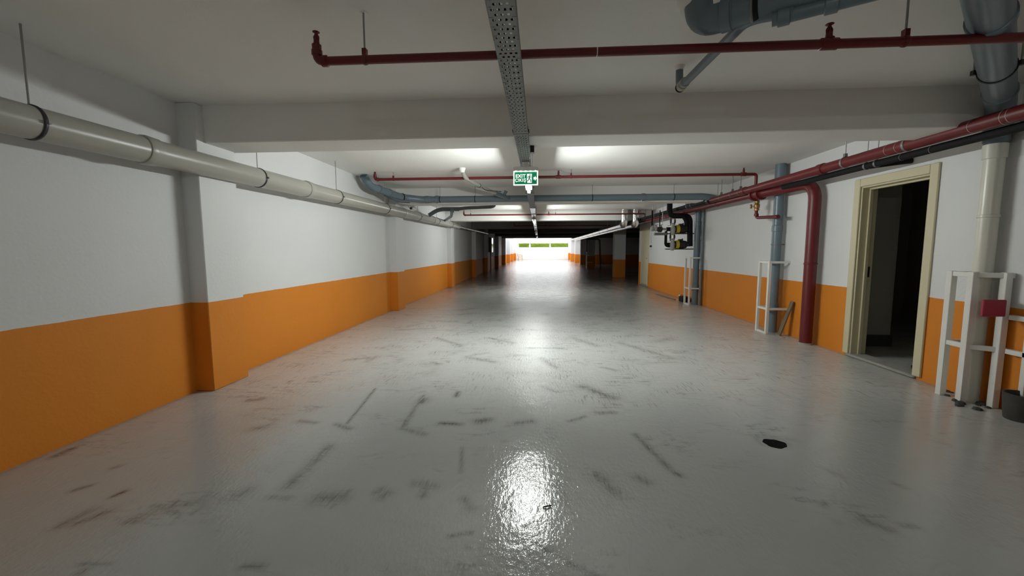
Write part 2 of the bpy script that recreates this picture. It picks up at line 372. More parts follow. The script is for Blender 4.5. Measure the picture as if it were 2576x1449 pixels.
wl = MB().box(XL-0.25, XL, YB-0.2, YE+0.3, 0, ZC).build('wall_left', 'banded_wall', smooth=False); struct(wl)
for y, p in ((-1.9, .17), (3.60, .17), (8.78, .17), (14.4, .17), (19.85, .2), (25.3-0.9, .2), (30.6, .24), (36.0, .32), (41.4, .34), (46.8, .34), (52.2, .34)):
    MB().box(XL-0.01, XL+p, y, y+0.47, 0, ZC).build('pillar', 'banded_wall', wl, bevel=0.008)
wb = MB().box(XL-0.25, XR+0.3, YB-0.2, YB, 0, ZC).build('wall_back', 'banded_wall', smooth=False); struct(wb)

# right wall with two door openings
D1 = (4.41, 5.32, 2.11); D2 = (14.95, 15.82, 2.06)
m = MB()
def seg_wall(y0, y1, z0=0, z1=ZC): m.box(XR, XR+0.18, y0, y1, z0, z1)
seg_wall(YB-0.2, D1[0]); seg_wall(D1[0], D1[1], D1[2]); seg_wall(D1[1], D2[0]); seg_wall(D2[0], D2[1], D2[2]); seg_wall(D2[1], YO)
wr = m.build('wall_right', 'banded_wall', smooth=False); struct(wr)
# open bays on the right behind the rooms
mb = MB(); mb.box(XR+0.18, XF, YO-0.2, YO, 0, ZC); mb.box(XF, XF+0.2, YO-0.2, YR, 0, ZC)
struct(mb.build('wall_bays', 'banded_wall', smooth=False))
struct(MB().box(XR+0.25, XF+0.2, YR-0.2, YR, 0, ZC).build('wall_bays_end', 'banded_wall', smooth=False))
for i, y in enumerate((19.95, 30.7, 36.1, 41.5, 46.9)):
    o = MB().box(3.64, 4.17, y, y+0.5, 0, ZC).build('column', 'banded_wall', bevel=0.008); struct(o)
    o['group'] = 'columns along the open bays'
# courtyard at the far end
far = MB().box(XL-0.25, XF, YE, YE+0.2, 0, 1.66).build('wall_far', 'outdoor_white', bevel=0.01); struct(far)
cr = MB().box(XR+0.4, XR+0.6, YR, YE, 0, 2.4).build('wall_courtyard', 'banded_wall', smooth=False); struct(cr)
for y in (49.6, 54.5):
    MB().box(3.9, XR+0.41, y, y+0.45, 0, 2.4).build('pillar', 'banded_wall', cr, bevel=0.008)

def hedge(x0, x1, label):
    t = thing('hedge', label, 'hedge', ((x0+x1)/2, YE+1.0, 0), 'trimmed hedges behind the far wall')
    body = MB(); body.box(x0+.08, x1-.08, YE+.75, YE+1.35, 0, 2.15); body.build('branches', 'leaf', t)
    lv = MB()
    for k in range(2600):
        x = random.uniform(x0, x1); face = random.random()
        if face < .6: p = Vector((x, YE+.7+random.uniform(-.08, .08), random.uniform(1.2, 2.2)))
        else: p = Vector((x, random.uniform(YE+.7, YE+1.4), 2.16+random.uniform(-.06, .06)))
        a = Vector((random.gauss(0,1), random.gauss(0,1), random.gauss(0,1))).normalized()*.055
        b = a.cross(Vector((random.gauss(0,1), random.gauss(0,1), random.gauss(0,1)))).normalized()*.028
        i = len(lv.v); lv.v += [tuple(p-a), tuple(p+b), tuple(p+a), tuple(p-b)]; lv.f.append((i, i+1, i+2, i+3))
    o = lv.build('foliage', 'leaf', t, smooth=False); o['kind'] = 'stuff'
hedge(-2.9, -1.35, 'left stretch of green hedge above the far white wall')
hedge(-1.25, 1.55, 'middle stretch of green hedge above the far white wall')
hedge(1.6, 4.3, 'right stretch of green hedge above the far white wall')

# ------------------------------------------------------------------ door 1 (open), its dark room, door 2 (closed)
def door_frame(n, y0, y1, zt, cw=0.082):
    root = bpy.data.objects.new('door_%d' % n, None); COL.objects.link(root); root.location = (XR, (y0+y1)/2, 0); root['_o'] = tuple(root.location)
    struct(root)
    xo = XR-0.022
    for a, b in ((y0-cw, y0+0.012), (y1-0.012, y1+cw)):
        MB().box(xo, XR, a, b, 0.03, zt+cw).build('casing', 'cream_frame', root, bevel=0.006)
    MB().box(xo, XR, y0+0.012, y1-0.012, zt-0.012, zt+cw).build('casing', 'cream_frame', root, bevel=0.006)
    for a, b in ((y0, y0+0.03), (y1-0.03, y1)):
        MB().box(XR, XR+0.18, a, b, 0.03, zt).build('jamb', 'cream_frame', root, bevel=0.004)
    MB().box(XR, XR+0.18, y0+0.03, y1-0.03, zt-0.03, zt).build('jamb', 'cream_frame', root, bevel=0.004)
    for a, b in ((y0+0.03, y0+0.052), (y1-0.052, y1-0.03)):
        MB().box(XR+0.075, XR+0.115, a, b, 0.03, zt-0.03).build('door_stop', 'cream_frame', root, bevel=0.004)
    MB().box(XR+0.075, XR+0.115, y0+0.052, y1-0.052, zt-0.052, zt-0.03).build('door_stop', 'cream_frame', root, bevel=0.004)
    return root
d1 = door_frame(1, *D1)
MB().box(XR-0.03, XR+0.18, D1[0]-0.02, D1[1]+0.02, 0, 0.035).build('threshold', 'concrete', d1, bevel=0.012)
MB().box(XR+0.12, XR+0.15, D1[1]-0.034, D1[1]-0.029, 1.0, 1.13).build('strike_plate', 'black_metal', d1)
d2 = door_frame(2, *D2)
MB().box(XR-0.03, XR+0.18, D2[0]-0.04, D2[1]+0.04, 0, 0.04).build('threshold', 'concrete', d2, bevel=0.012)
lf = MB().box(XR+0.03, XR+0.07, D2[0]+0.033, D2[1]-0.033, 0.045, D2[2]-0.033).build('door_leaf', 'cream_frame', d2, bevel=0.004)
h = MB(); h.tube([(XR+0.03, D2[0]+.11, 1.02), (XR-0.02, D2[0]+.11, 1.02), (XR-0.02, D2[0]+.22, 1.02)], .010, 10, .02); h.build('door_handle', 'galvanised', lf)
# room behind door 1
rm = MB(); rm.box(XR+0.18, 6.8, 3.2, 3.4, 0, ZC); rm.box(6.8, 7.0, 3.2, 8.0, 0, ZC); rm.box(XR+0.18, 7.0, 8.0, 8.2, 0, ZC)
rm = rm.build('wall_room', 'dark_plaster', smooth=False); struct(rm)
MB().box(XR+0.18, 4.86, 5.88, 6.08, 0, ZC).build('partition', 'dark_plaster', rm, smooth=False)
struct(MB().box(XR+0.18, 4.88, 5.86, 5.885, 0.0, 0.16).build('baseboard_room', 'dark_block', bevel=0.004))
wd = MB().bar((XR+.06, 4.47, .045), (XR+.20, 4.66, .06), .035, .02)
tag(wd.build('door_wedge', 'black_rubber', bevel=0.004), 'small black wedge lying on the threshold of the open doorway', 'door wedge')

# ------------------------------------------------------------------ pipe pieces
def rod(mb_, x, y, z0, z1=ZC, r=0.005): mb_.tube([(x, y, z0), (x, y, z1)], r, 8)
def threaded(parent, x, y, z0, z1=ZC, r=0.0055, m_='steel_rod'):
    o = MB(); rod(o, x, y, z0, z1, r); return o.build('hanger_rod', m_, parent)

# ---- big pale drain pipe along the left wall
LX = -3.05
def lz(y): return 2.115 + 0.0085*(y-2.0)
t = thing('drain_pipe', 'long pale grey drain pipe hung along the left wall', 'pipe', (LX, 2.0, 2.1))
for a, b in ((-1.5, 3.02), (3.0, 5.22), (5.2, 9.02), (9.0, 11.6), (11.58, 15.2)):
    o = MB().tube([(LX, a, lz(a)), (LX, b, lz(b))], 0.100, 28); s_ = o.build('pipe_section', 'grey_pvc', t)
    c = MB(); c.lathe((LX, b-0.02, lz(b-0.02)), (0, 1, 0.0085), [(0, .101), (.004, .108), (.03, .1135), (.05, .1125), (.09, .109), (.12, .1085), (.124, .101)], 28)
    c.build('coupling', 'grey_pvc', s_)
o = MB(); o.lathe((LX, 15.25, lz(15.2)), (0, 1, .0085), [(0, .1), (.12, .1), (.3, .05), (.5, .05)], 20); o.build('reducer', 'grey_pvc', t)
o = MB(); o.tube([(LX, 15.6, lz(15.6)), (LX, 24.3, lz(24.3))], .05, 16); o.build('pipe_section', 'grey_pvc', t)
for y in (2.33, 4.32, 6.05, 8.0, 10.2, 12.1, 14.0, 15.2):
    c = MB(); c.ring((LX, y, lz(y)), (0, 1, 0), .103, .004, 28, 6, .012); k = c.build('pipe_clamp', 'black_metal', t)
    b_ = MB(); b_.box(LX+.098, LX+.128, y-.008, y+.008, lz(y)-.012, lz(y)+.006); b_.build('bolt', 'galvanised', k)
    top = ZB if 8.85 < y < 9.3 or 3.7 < y < 4.1 or 14.25 < y < 14.65 else ZC
    threaded(t, LX, y, lz(y)+.1, top)
for y in (17, 19, 21, 23):
    c = MB(); c.ring((LX, y, lz(y)), (0, 1, 0), .053, .004, 18, 6, .012); c.build('pipe_clamp', 'black_metal', t)
    threaded(t, LX, y, lz(y)+.05)
# branch pipes dropping into it behind the second beam
t = thing('branch_pipe', 'dark curved branch pipe dropping into the left drain pipe behind the second beam', 'pipe', (-2.2, 11.0, 2.4))
o = MB(); o.tube([(-2.98, 11.0, lz(11)+.09), (-2.72, 11.0, 2.44), (-2.15, 11.0, 2.44)], .055, 18, .2); o.build('elbow', 'dark_pvc', t)
o = MB(); o.tube([(-2.2, 11.0, 2.44), (-1.95, 11.0, 2.47), (-1.3, 11.0, 2.49)], .045, 16, .1); o.build('pipe_section', 'dark_pvc', t)
o = MB(); o.tube([(-1.32, 11.0, 2.49), (-1.2, 11.0, 2.52), (-1.15, 11.0, ZC)], .05, 16, .08); o.build('elbow', 'dark_pvc', t)
o = MB(); o.tube([(-2.98, 12.9, lz(12.9)+.07), (-2.5, 11.6, 2.30), (-2.36, 11.1, 2.42)], .042, 16, .12); o.build('wye', 'blue_pvc', t)
o = MB(); o.lathe((-2.34, 10.99, 2.36), (0.1, .05, 1), [(0, .06), (.02, .066), (.1, .066), (.12, .058)], 18); o.build('coupling', 'blue_pvc', t)
threaded(t, -2.6, 11.0, 2.46); 
# ---- security camera under second beam
t = thing('security_camera', 'small white wall camera with black lens above the left drain pipe', 'camera', (-2.98, 9.30, 2.33))
MB().lathe((-2.98, 9.33, ZB+.33-.335+.0), (0, 0, -1), [(0, .035), (.02, .033)], 14).build('mount', 'white_paint', t)
o = MB(); o.tube([(-2.98, 9.33, ZB), (-2.97, 9.42, 2.31), (-2.95, 9.55, 2.30)], .013, 10, .05); o.build('arm', 'white_paint', t)
o = MB(); o.lathe((-2.96, 9.44, 2.315), (.25, 1, -.12), [(0, .022), (.01, .03), (.14, .03), (.15, .034)], 14); hd = o.build('housing', 'white_paint', t)
o = MB(); o.lathe((-2.93, 9.33, 2.31), (-.2, -1, -.3), [(0, .026), (.05, .03), (.055, .02)], 14); o.build('lens', 'black_metal', t)

# ---- sprinkler branch pipes
def sprinkler_pipe(y, z, x0, x1, heads, hangers, label, drop=None, r=0.0235, coup=(), top_z=ZC):
    t = thing('sprinkler_pipe', label, 'pipe', ((x0+x1)/2, y, z), 'red sprinkler pipes crossing under the ceiling')
    o = MB(); o.tube([(x0, y, z+.075), (x0, y, z), (x1, y, z)] + ([drop] if drop else []), r, 16, .045); o.build('pipe', 'red_paint', t)
    c = MB(); c.lathe((x0+.025, y, z), (1, 0, 0), [(0, r*1.05), (.004, r*1.3), (.035, r*1.3), (.04, r*1.05)], 16)
    c.lathe((x0, y, z+.03), (0, 0, 1), [(0, r*1.05), (.004, r*1.25), (.03, r*1.25), (.034, r)], 16); c.build('elbow_fitting', 'red_paint', t)
    for x in (x0,)+tuple(heads):
        zb = z+.06 if x == x0 else z
        b = MB(); b.lathe((x, y, zb), (0, 0, 1), [(0, r*1.05), (.03, r*1.1), (.034, .016), (.05, .016), (.055, .012), (.06, .012)], 14)
        if x != x0: b.lathe((x-.045, y, z), (1, 0, 0), [(0, r*1.04), (.003, r*1.25), (.087, r*1.25), (.09, r*1.04)], 16)
        hd = b.build('sprinkler_head', 'red_paint', t)
        d = MB(); d.tube([(x-.011, y, zb+.05), (x-.013, y, zb+.072), (x, y, zb+.092)], .0055, 8); d.tube([(x+.011, y, zb+.05), (x+.013, y, zb+.072), (x, y, zb+.092)], .0055, 8); d.tube([(x, y, zb+.055), (x, y, zb+.09)], .006, 8)
        d.lathe((x, y, zb+.086), (0, 0, 1), [(0, .005), (.008, .012), (.012, .02), (.014, .02), (.016, .004)], 14); d.build('deflector', 'red_paint', hd)
    for x in hangers:
        c = MB(); c.ring((x, y, z), (1, 0, 0), r*1.08, .003, 18, 6, .012); c.box(x-.012, x+.012, y-.014, y+.014, z+r, z+r+.035); c.build('pipe_clamp', 'red_paint', t)
        threaded(t, x, y, z+r+.03, top_z)
        w_ = MB(); w_.lathe((x, y, top_z), (0, 0, -1), [(0, .022), (.003, .02), (.004, .01)], 14); w_.build('ceiling_washer', 'ceiling_paint', t)
    for x in coup:
        c = MB(); c.lathe((x, y, z), (1, 0, 0), [(0, r*1.005), (.001, r*1.03), (.004, r*1.03), (.005, r*1.005)], 16); c.build('joint_mark', 'white_paint', t)
    return t
sprinkler_pipe(2.36, 2.425, -1.27, 3.53, (1.52,), (-0.99, 1.90), 'red sprinkler pipe nearest the camera, crossing under the perforated cable tray', coup=(.31,))
sprinkler_pipe(6.95, 2.553, -2.81, 3.50, (.32, 3.30), (-2.49, .53), 'red sprinkler pipe passing just behind the exit sign', drop=(3.50, 6.95, 2.38))
sprinkler_pipe(13.75, 2.51, -2.53, 3.46, (.32, 3.25), (-2.3, .55), 'thin dark red sprinkler pipe between the second and third beams', drop=(3.46, 13.75, 2.40))
sprinkler_pipe(19.2, 2.45, -1.16, 3.3, (.3,), (-1.0, .5), 'farthest sprinkler pipe, dark against the unlit ceiling')

# ---- red fire main on the right and its riser
t = thing('fire_main_pipe', 'long red fire main running under the ceiling along the right wall', 'pipe', (3.50, 5.0, 2.33))
MX, MZ = 3.50, 2.335
for a, b in ((-1.5, 3.9), (3.9, 8.7)):
    o = MB(); o.tube([(MX, a, MZ), (MX, b, MZ)], .056, 24, cap=True); o.build('pipe_section', 'red_paint', t)
for y in (3.18, 3.36, 3.40, 3.62, 4.30, 4.42):
    o = MB(); o.ring((MX, y, MZ), (.12*math.sin(y*9), 1, .1*math.cos(y*7)), .0565, .0012, 24, 6, .0025); o.build('hemp_wrap', 'grey_pvc', t)
for y, w_ in ((5.35, .1), (7.25, .12)):
    o = MB(); o.lathe((MX, y, MZ), (0, 1, 0), [(0, .058), (.005, .066), (w_, .066), (w_+.005, .058)], 24); o.build('coupling', 'red_paint', t)
for y in (4.22, 5.02, 7.45, 7.75, 8.2):
    c = MB(); c.ring((MX, y, MZ), (0, 1, 0), .059, .004, 24, 6, .014); c.box(MX-.015, MX+.015, y-.015, y+.015, MZ+.062, MZ+.1); c.build('pipe_clamp', 'galvanised', t)
    threaded(t, MX, y, MZ+.09, r=.006)
# loose wire tied around the clamp
o = MB()
for k in range(5):
    a = random.uniform(0, 6.28); o.tube([(MX, 4.22, MZ+.09), (MX+.05*math.cos(a), 4.2+.07*math.sin(a), MZ+.1+.05*random.random()), (MX+.09*math.cos(a+.6), 4.2+.12*math.sin(a+.4), MZ+.07+.05*random.random())], .0022, 6, .02)
o.build('tie_wire', 'steel_rod', t)

t = thing('fire_riser_pipe', 'thick red riser standing on the floor left of the open doorway', 'pipe', (3.79, 5.95, 0))
RX, RY, RZ = 3.79, 5.95, 2.255
o = MB(); o.tube([(RX, RY, 0), (RX, RY, RZ), (RX-.1, RY+.5, RZ), (3.62, 7.0, RZ)], .076, 28, .24, fs=10); o.build('pipe_section', 'red_paint', t)
o = MB(); o.lathe((RX, RY, 1.13), (0, 0, 1), [(0, .077), (.004, .083), (.02, .083), (.024, .077)], 28); o.build('weld_ring', 'red_paint', t)
o = MB(); o.lathe((3.62, 6.98, RZ), (-.1, 1, 0), [(0, .08), (.004, .105), (.05, .105), (.054, .085), (.16, .085), (.164, .105), (.21, .105), (.214, .08), (.3, .056)], 26); o.build('grooved_coupling', 'red_paint', t)
o = MB(); o.tube([(3.60, 7.2, RZ), (3.60, 9, RZ+.01), (3.60, 16.6, RZ+.03), (3.7, 17.2, RZ+.03)], .055, 20); o.build('pipe_section', 'red_paint', t)
o = MB(); o.lathe((RX, RY, 0), (0, 0, 1), [(0, .09), (.012, .088), (.025, .078)], 24); o.build('base_collar', 'concrete', t)
for y in (8.6, 11.9, 14.2):
    c = MB(); c.ring((3.60, y, RZ+.015), (0, 1, 0), .066, .004, 22, 6, .014); c.build('pipe_clamp', 'galvanised', t); threaded(t, 3.60, y, RZ+.075)

t = thing('drain_valve', 'small red pipe with brass valve hanging from the fire main beside the blue stack', 'valve', (3.64, 7.18, 1.85))
o = MB(); o.tube([(3.66, 7.22, RZ-.05), (3.66, 7.2, 1.875), (3.68, 6.62, 1.845)], .026, 16, .06); o.build('pipe', 'red_paint', t)
o = MB(); o.lathe((3.66, 7.2, 1.99), (0, 0, 1), [(0, .028), (.004, .04), (.03, .04), (.035, .032), (.06, .046), (.1, .046), (.12, .032), (.13, .04), (.17, .038), (.175, .028)], 18); vb = o.build('valve_body', 'brass', t)
o = MB(); o.tube([(3.66, 7.2, 2.07), (3.60, 7.26, 2.07)], .009, 10); o.lathe((3.605, 7.255, 2.07), (-1, 1, 0), [(0, .035), (.01, .038), (.02, .035)], 14); o.build('hand_wheel', 'brass', vb)
o = MB(); o.lathe((3.66, 7.2, 1.9), (0, 0, 1), [(0, .028), (.004, .036), (.04, .036), (.044, .028)], 16); o.build('union', 'red_paint', t)
o = MB(); o.lathe((3.68, 6.63, 1.845), (0, -1, 0), [(0, .027), (.004, .031), (.035, .031), (.04, .02)], 16); o.build('end_cap', 'red_paint', t)

# ---- black service pipes beside the red main
t = thing('black_service_pipe', 'black insulated pipe running just below the red main with a stub into the wall', 'pipe', (3.64, 4.0, 2.25))
o = MB(); o.tube([(3.62, -1.0, 2.262), (3.62, 6.4, 2.262)], .036, 16); o.build('pipe_section', 'black_rubber', t)
o = MB(); o.tube([(3.62, 4.95, 2.262), (3.70, 4.72, 2.255), (XR, 4.66, 2.275)], .03, 14, .06); o.build('wall_stub', 'black_rubber', t)
for y in (4.72, 4.86):
    c = MB(); c.ring((3.62, y, 2.262), (0, 1, 0), .039, .004, 16, 6, .012); c.build('pipe_clamp', 'galvanised', t); threaded(t, 3.62, y, 2.29)
for k in range(3):
    y = 4.1+k*.31; c = MB(); c.ring((3.62, y, 2.262), (.2*math.sin(k*3), 1, .1), .0365, .001, 16, 6, .002); c.build('hemp_wrap', 'grey_pvc', t)
o = MB(); o.tube([(3.62, 3.2, 2.262), (3.9, 3.15, 2.245)], .055, 16); o.build('branch', 'black_rubber', t)
t = thing('black_insulated_pipe', 'black insulated pipe continuing beside the red pipe above the pumps', 'pipe', (3.46, 11.0, 2.36))
o = MB(); o.tube([(3.46, 8.72, MZ), (3.46, 16.8, MZ+.04)], .05, 18); o.build('pipe_section', 'black_rubber', t)
o = MB(); o.lathe((MX-.02, 8.66, MZ), (-.1, 1, 0), [(0, .066), (.01, .075), (.08, .075), (.1, .05)], 20); o.build('reducer', 'black_metal', t)
for y in (9.6, 9.85, 12.5, 15.0):
    c = MB(); c.ring((3.46, y, MZ+.01), (0, 1, 0), .053, .005, 18, 6, .016); c.build('pipe_clamp', 'galvanised', t); threaded(t, 3.46, y, MZ+.06)
o = MB()
for k in range(4): o.tube([(3.46, 9.6+.05*k, MZ+.06), (3.41+.03*k, 9.75, MZ+.11-.02*k), (3.43, 9.95, MZ+.06)], .004, 6, .05)
o.build('tie_wire', 'galvanised', t)
for i, (x, y) in enumerate(((3.30, 7.95), (3.38, 7.7), (3.30, 7.42))):
    pass

# ---- blue-grey ceiling pipes, near right
t = thing('ceiling_drain_pipe', 'short thick blue-grey drain pipe elbow under the ceiling near the camera', 'pipe', (.9, 2.25, 2.5))
A = Vector((.85, 2.34, 2.54)); B = Vector((1.25, 2.06, 2.535)); dv = (B-A).normalized()
o = MB(); o.tube([A+Vector((-.02, .02, .2)), A, A+dv*.16], .070, 24, .10, fs=8); o.build('elbow', 'blue_pvc', t)
o = MB(); o.lathe(A+dv*.10, dv, [(0, .070), (.004, .077), (.05, .077), (.054, .07)], 24); o.build('socket_collar', 'blue_pvc', t)
o = MB(); o.tube([A+dv*.1, A+dv*1.7], .068, 24); o.build('pipe_section', 'blue_pvc', t)
o = MB(); o.ring(A+dv*.26, dv, .070, .004, 26, 6, .014); o.build('rubber_seal', 'black_rubber', t)
o = MB(); o.ring(A+dv*.245, dv, .071, .004, 26, 6, .008); o.build('pipe_clamp', 'galvanised', t)
o = MB(); o.lathe((A.x-.02, A.y+.03, ZC), (0, 0, -1), [(0, .095), (.02, .09), (.05, .075)], 20); o.build('ceiling_patch', 'ceiling_paint', t)
t = thing('ceiling_branch_pipe', 'thin blue-grey pipe slanting under the ceiling to a small elbow at the first beam', 'pipe', (1.03, 2.7, 2.52))
o = MB(); o.tube([(1.02, 3.18, 2.66), (1.02, 3.17, 2.52), (1.035, 2.22, 2.49), (1.19, 2.10, 2.46)], .026, 16, .07); o.build('pipe_section', 'blue_pvc', t)
o = MB(); o.tube([(1.12, 2.155, 2.455), (1.75, 1.80, 2.455)], .034, 16); o.build('pipe_section', 'blue_pvc', t)
for d0 in (0.02, .2):
    o = MB(); q = Vector((1.12, 2.155, 2.455)); dd = Vector((.63, -.355, 0)).normalized()
    o.lathe(q+dd*d0, dd, [(0, .034), (.004, .043), (.05, .043), (.054, .034)], 18); o.build('socket_collar', 'blue_pvc', t)
o = MB(); o.lathe((1.02, 3.14, 2.519), (0, -1, 0), [(0, .027), (.003, .034), (.045, .034), (.05, .026), (.07, .034), (.09, .034), (.094, .026)], 16); o.build('socket_collar', 'grey_pvc', t)
o = MB(); o.ring((1.02, 3.155, 2.52), (0, 1, 0), .031, .004, 16, 6, .006); o.build('rubber_seal', 'black_rubber', t)
o = MB(); o.lathe((1.02, 3.18, 2.65), (0, 0, 1), [(0, .028), (.02, .034), (.03, .04)], 14); o.build('ceiling_stub', 'ceiling_paint', t)

t = thing('soil_pipe', 'thick blue-grey pipe slanting under the ceiling at the upper right corner', 'pipe', (3.0, 3.0, 2.5))
P0, P1 = Vector((1.5, 1.62, 2.53)), Vector((3.68, 3.62, 2.50)); dv = (P1-P0).normalized()
o = MB(); o.tube([P0, P1, Vector((3.835, 3.78, 2.30))], .085, 26, .12, fs=8); o.build('pipe_section', 'blue_pvc', t)
for k in (1.05, 2.55):
    o = MB(); o.lathe(P0+dv*k, dv, [(0, .086), (.004, .094), (.06, .094), (.064, .086)], 26); o.build('socket_collar', 'blue_pvc', t)
c = MB(); q = P0+dv*1.98; c.ring(q, dv, .089, .004, 26, 6, .012); sd = dv.cross(Vector((0,0,1)))
for s_ in (-1, 1): c.box(q.x+sd.x*.1*s_-.012, q.x+sd.x*.1*s_+.012, q.y+sd.y*.1*s_-.012, q.y+sd.y*.1*s_+.012, q.z-.01, q.z+.02)
c.build('pipe_clamp', 'black_metal', t)
for s_ in (-1, 1): threaded(t, q.x+sd.x*.1*s_, q.y+sd.y*.1*s_, q.z)
o = MB(); o.lathe((3.835, 3.78, 2.32), (0, 0, -1), [(0, .07), (.01, .08), (.08, .08), (.1, .065)], 24); o.build('socket_collar', 'blue_pvc', t)
STX, STY = 3.835, 3.78
t = thing('cream_stack_pipe', 'cream vertical pipe standing inside the white guard frame at the right', 'pipe', (STX, STY, 0))
o = MB(); o.tube([(STX, STY, 0), (STX, STY, 2.26)], .064, 24); o.build('pipe_section', 'cream_pvc', t)
o = MB(); o.lathe((STX, STY, 1.61), (0, 0, 1), [(0, .065), (.004, .07), (.022, .07), (.026, .065)], 24); cl = o.build('pipe_clamp', 'cream_pvc', t)
MB().bar((STX+.06, STY, 1.62), (XR, STY, 1.62), .02).build('bracket', 'cream_pvc', cl)
o = MB(); o.lathe((STX, STY, 2.1), (0, 0, 1), [(0, .065), (.005, .075), (.12, .075), (.125, .065)], 24); o.build('coupling', 'cream_pvc', t)

# ---- white guard frames round the stacks
def guard(x0, y0, y1, label, h=1.16, mid=(.40,), w_=.042, foot=None):
    t = thing('pipe_guard', label, 'guard frame', ((x0+XR)/2, (y0+y1)/2, 0), 'white guard frames round the pipe stacks')
    for y in (y0, y1):
        MB().box(x0, x0+w_, y-w_/2, y+w_/2, 0, h).build('post', 'white_paint', t, bevel=.003)
    for z in tuple(mid)+(h-w_/2,):
        MB().box(x0+.003, x0+w_-.003, y0+w_/2, y1-w_/2, z-w_/2+.004, z+w_/2-.004).build('rail', 'white_paint', t, bevel=.003)
        for y in (y0, y1):
            MB().box(x0+w_, XR, y-w_/2+.004, y+w_/2-.004, z-w_/2+.004, z+w_/2-.004).build('rail', 'white_paint', t, bevel=.003)
    MB().box(x0+.003, x0+w_-.003, y0+w_/2, y1-w_/2, 0.0, .03).build('rail', 'white_paint', t, bevel=.003)
    return t
guard(3.60, 6.64, 6.92, 'white steel guard frame around the blue stack with a plank leaning beside it')
guard(3.61, 10.03, 10.33, 'white steel guard frame around the blue stack beneath the pumps', w_=.04)
t = thing('pipe_guard', 'white steel guard frame around the cream pipe right of the doorway', 'guard frame', (3.78, 3.75, 0), 'white guard frames round the pipe stacks')
GP = [(3.73, 3.925), (3.722, 3.735), (3.868, 3.622)]
for x, y in GP:
    MB().box(x-.026, x+.026, y-.026, y+.026, 0, 1.15).build('post', 'white_paint', t, bevel=.003)
for z in (.50, 1.125):
    for a, b in ((GP[0], GP[1]), (GP[1], GP[2]), (GP[0], (XR, 3.925)), (GP[2], (XR, 3.622))):
        MB().bar((a[0], a[1], z), (b[0], b[1], z), .036, .042).build('rail', 'white_paint', t, bevel=.003)
o = MB()
for k in range(14):
    x, y = random.uniform(3.58, 3.9), random.uniform(3.5, 4.0); s_ = random.uniform(.015, .04)
    o.lathe((x, y, 0), (random.uniform(-.2, .2), random.uniform(-.2, .2), 1), [(0, s_), (s_*.5, s_*.8), (s_*.7, s_*.2)], 7)
d = o.build('mortar_rubble', 'dark_block'); tag(d, 'dark crumbs of rubble at the feet of the nearest guard frame', 'rubble'); d['kind'] = 'stuff'
bx = MB().box(3.665, 3.842, 3.572, 3.60, .788, .928).build('red_tag', 'red_plastic', bevel=.006); tag(bx, 'small red plastic box fixed on the nearest white guard frame', 'box')
t = thing('guard_rail', 'low white rail at the right picture edge beyond the guard frame', 'rail', (3.86, 3.3, 0))
for z in (.785, .50): MB().box(3.86, 3.90, 2.7, 3.57, z-.02, z+.02).build('rail', 'white_paint', t, bevel=.003)
for y in (2.7, 3.43): MB().box(3.86, 3.90, y-.02, y+.02, 0, .805).build('post', 'white_paint', t, bevel=.003)
o = MB(); o.lathe((3.80, 3.36, 0), (0, 0, 1), [(0, .085), (.01, .09), (.2, .105), (.21, .108), (.21, .095), (.03, .08)], 22)
tag(o.build('dark_bucket', 'dark_block'), 'dark grey bucket on the floor at the right picture edge', 'bucket')

# ---- vertical blue stacks on the right wall
def stack(x, y, r, label, z1=ZC, m_='blue_pvc', collars=(), clamps=()):
    t = thing('stack_pipe', label, 'pipe', (x, y, 0), 'blue-grey vertical stacks on the right')
    o = MB(); o.tube([(x, y, 0), (x, y, z1)], r, 24); o.build('pipe_section', m_, t)
    for z, h in collars:
        c = MB(); c.lathe((x, y, z), (0, 0, 1), [(0, r), (.006, r*1.1), (h, r*1.1), (h+.006, r)], 24); c.build('socket_collar', m_, t)
    for z in clamps:
        c = MB(); c.ring((x, y, z), (0, 0, 1), r+.003, .003, 24, 6, .012); k = c.build('pipe_clamp', 'galvanised', t)
        MB().bar((x+r, y, z), (XR, y, z), .015).build('bracket', 'galvanised', k)
    return t
stack(3.80, 6.82, .07, 'blue-grey stack behind the fire riser, ringed by a guard frame', collars=((.36, .1), (1.62, .1), (2.35, .34)), clamps=(1.42,))
t = stack(3.80, 10.12, .072, 'blue-grey stack right beside the wall pumps', collars=((.4, .1), (1.9, .1)), clamps=(1.55,))
o = MB(); o.tube([(3.87, 9.98, .0), (3.87, 9.98, 2.3)], .025, 14); o.build('thin_pipe', 'blue_pvc', t)
stack(4.03, 16.45, .07, 'blue-grey stack at the corner where the dark bays begin', collars=((2.0, .1),))
stack(3.60, 31.0, .06, 'dark stack standing at the far column by the bays', m_='dark_pvc', collars=((1.2, .1),))
t = guard(3.5, 30.2, 30.5, 'distant guard frame at the dark column of the bays')

# ---- plank, black box and stick on the floor
pl = MB().bar((3.74, 6.50, .012), (3.895, 6.47, .545), .075, .022, up=(1, 0, 0))
tag(pl.build('wood_plank', 'wood_plank', bevel=.003), 'dark wooden plank leaning on the orange wall beside the guard frame', 'plank')
t = thing('black_case', 'small black case on the floor beside the farther guard frame', 'case', (3.77, 10.72, 0))
MB().box(3.66, 3.86, 10.55, 10.85, 0, .13).build('body', 'black_rubber', t, bevel=.012)
o = MB(); o.tube([(3.70, 10.65, .13), (3.70, 10.65, .17), (3.70, 10.78, .17), (3.70, 10.78, .13)], .008, 8, .02); o.build('handle', 'black_metal', t)
o = MB(); o.lathe((3.68, 10.83, .13), (0, 0, 1), [(0, .03), (.02, .03), (.035, .015)], 12); o.build('cap', 'white_paint', t)
o = MB().bar((3.62, 11.0, .011), (3.52, 12.4, .011), .03, .02)
tag(o.build('floor_stick', 'wood_plank', bevel=.003), 'thin dark stick lying along the foot of the right wall', 'stick')
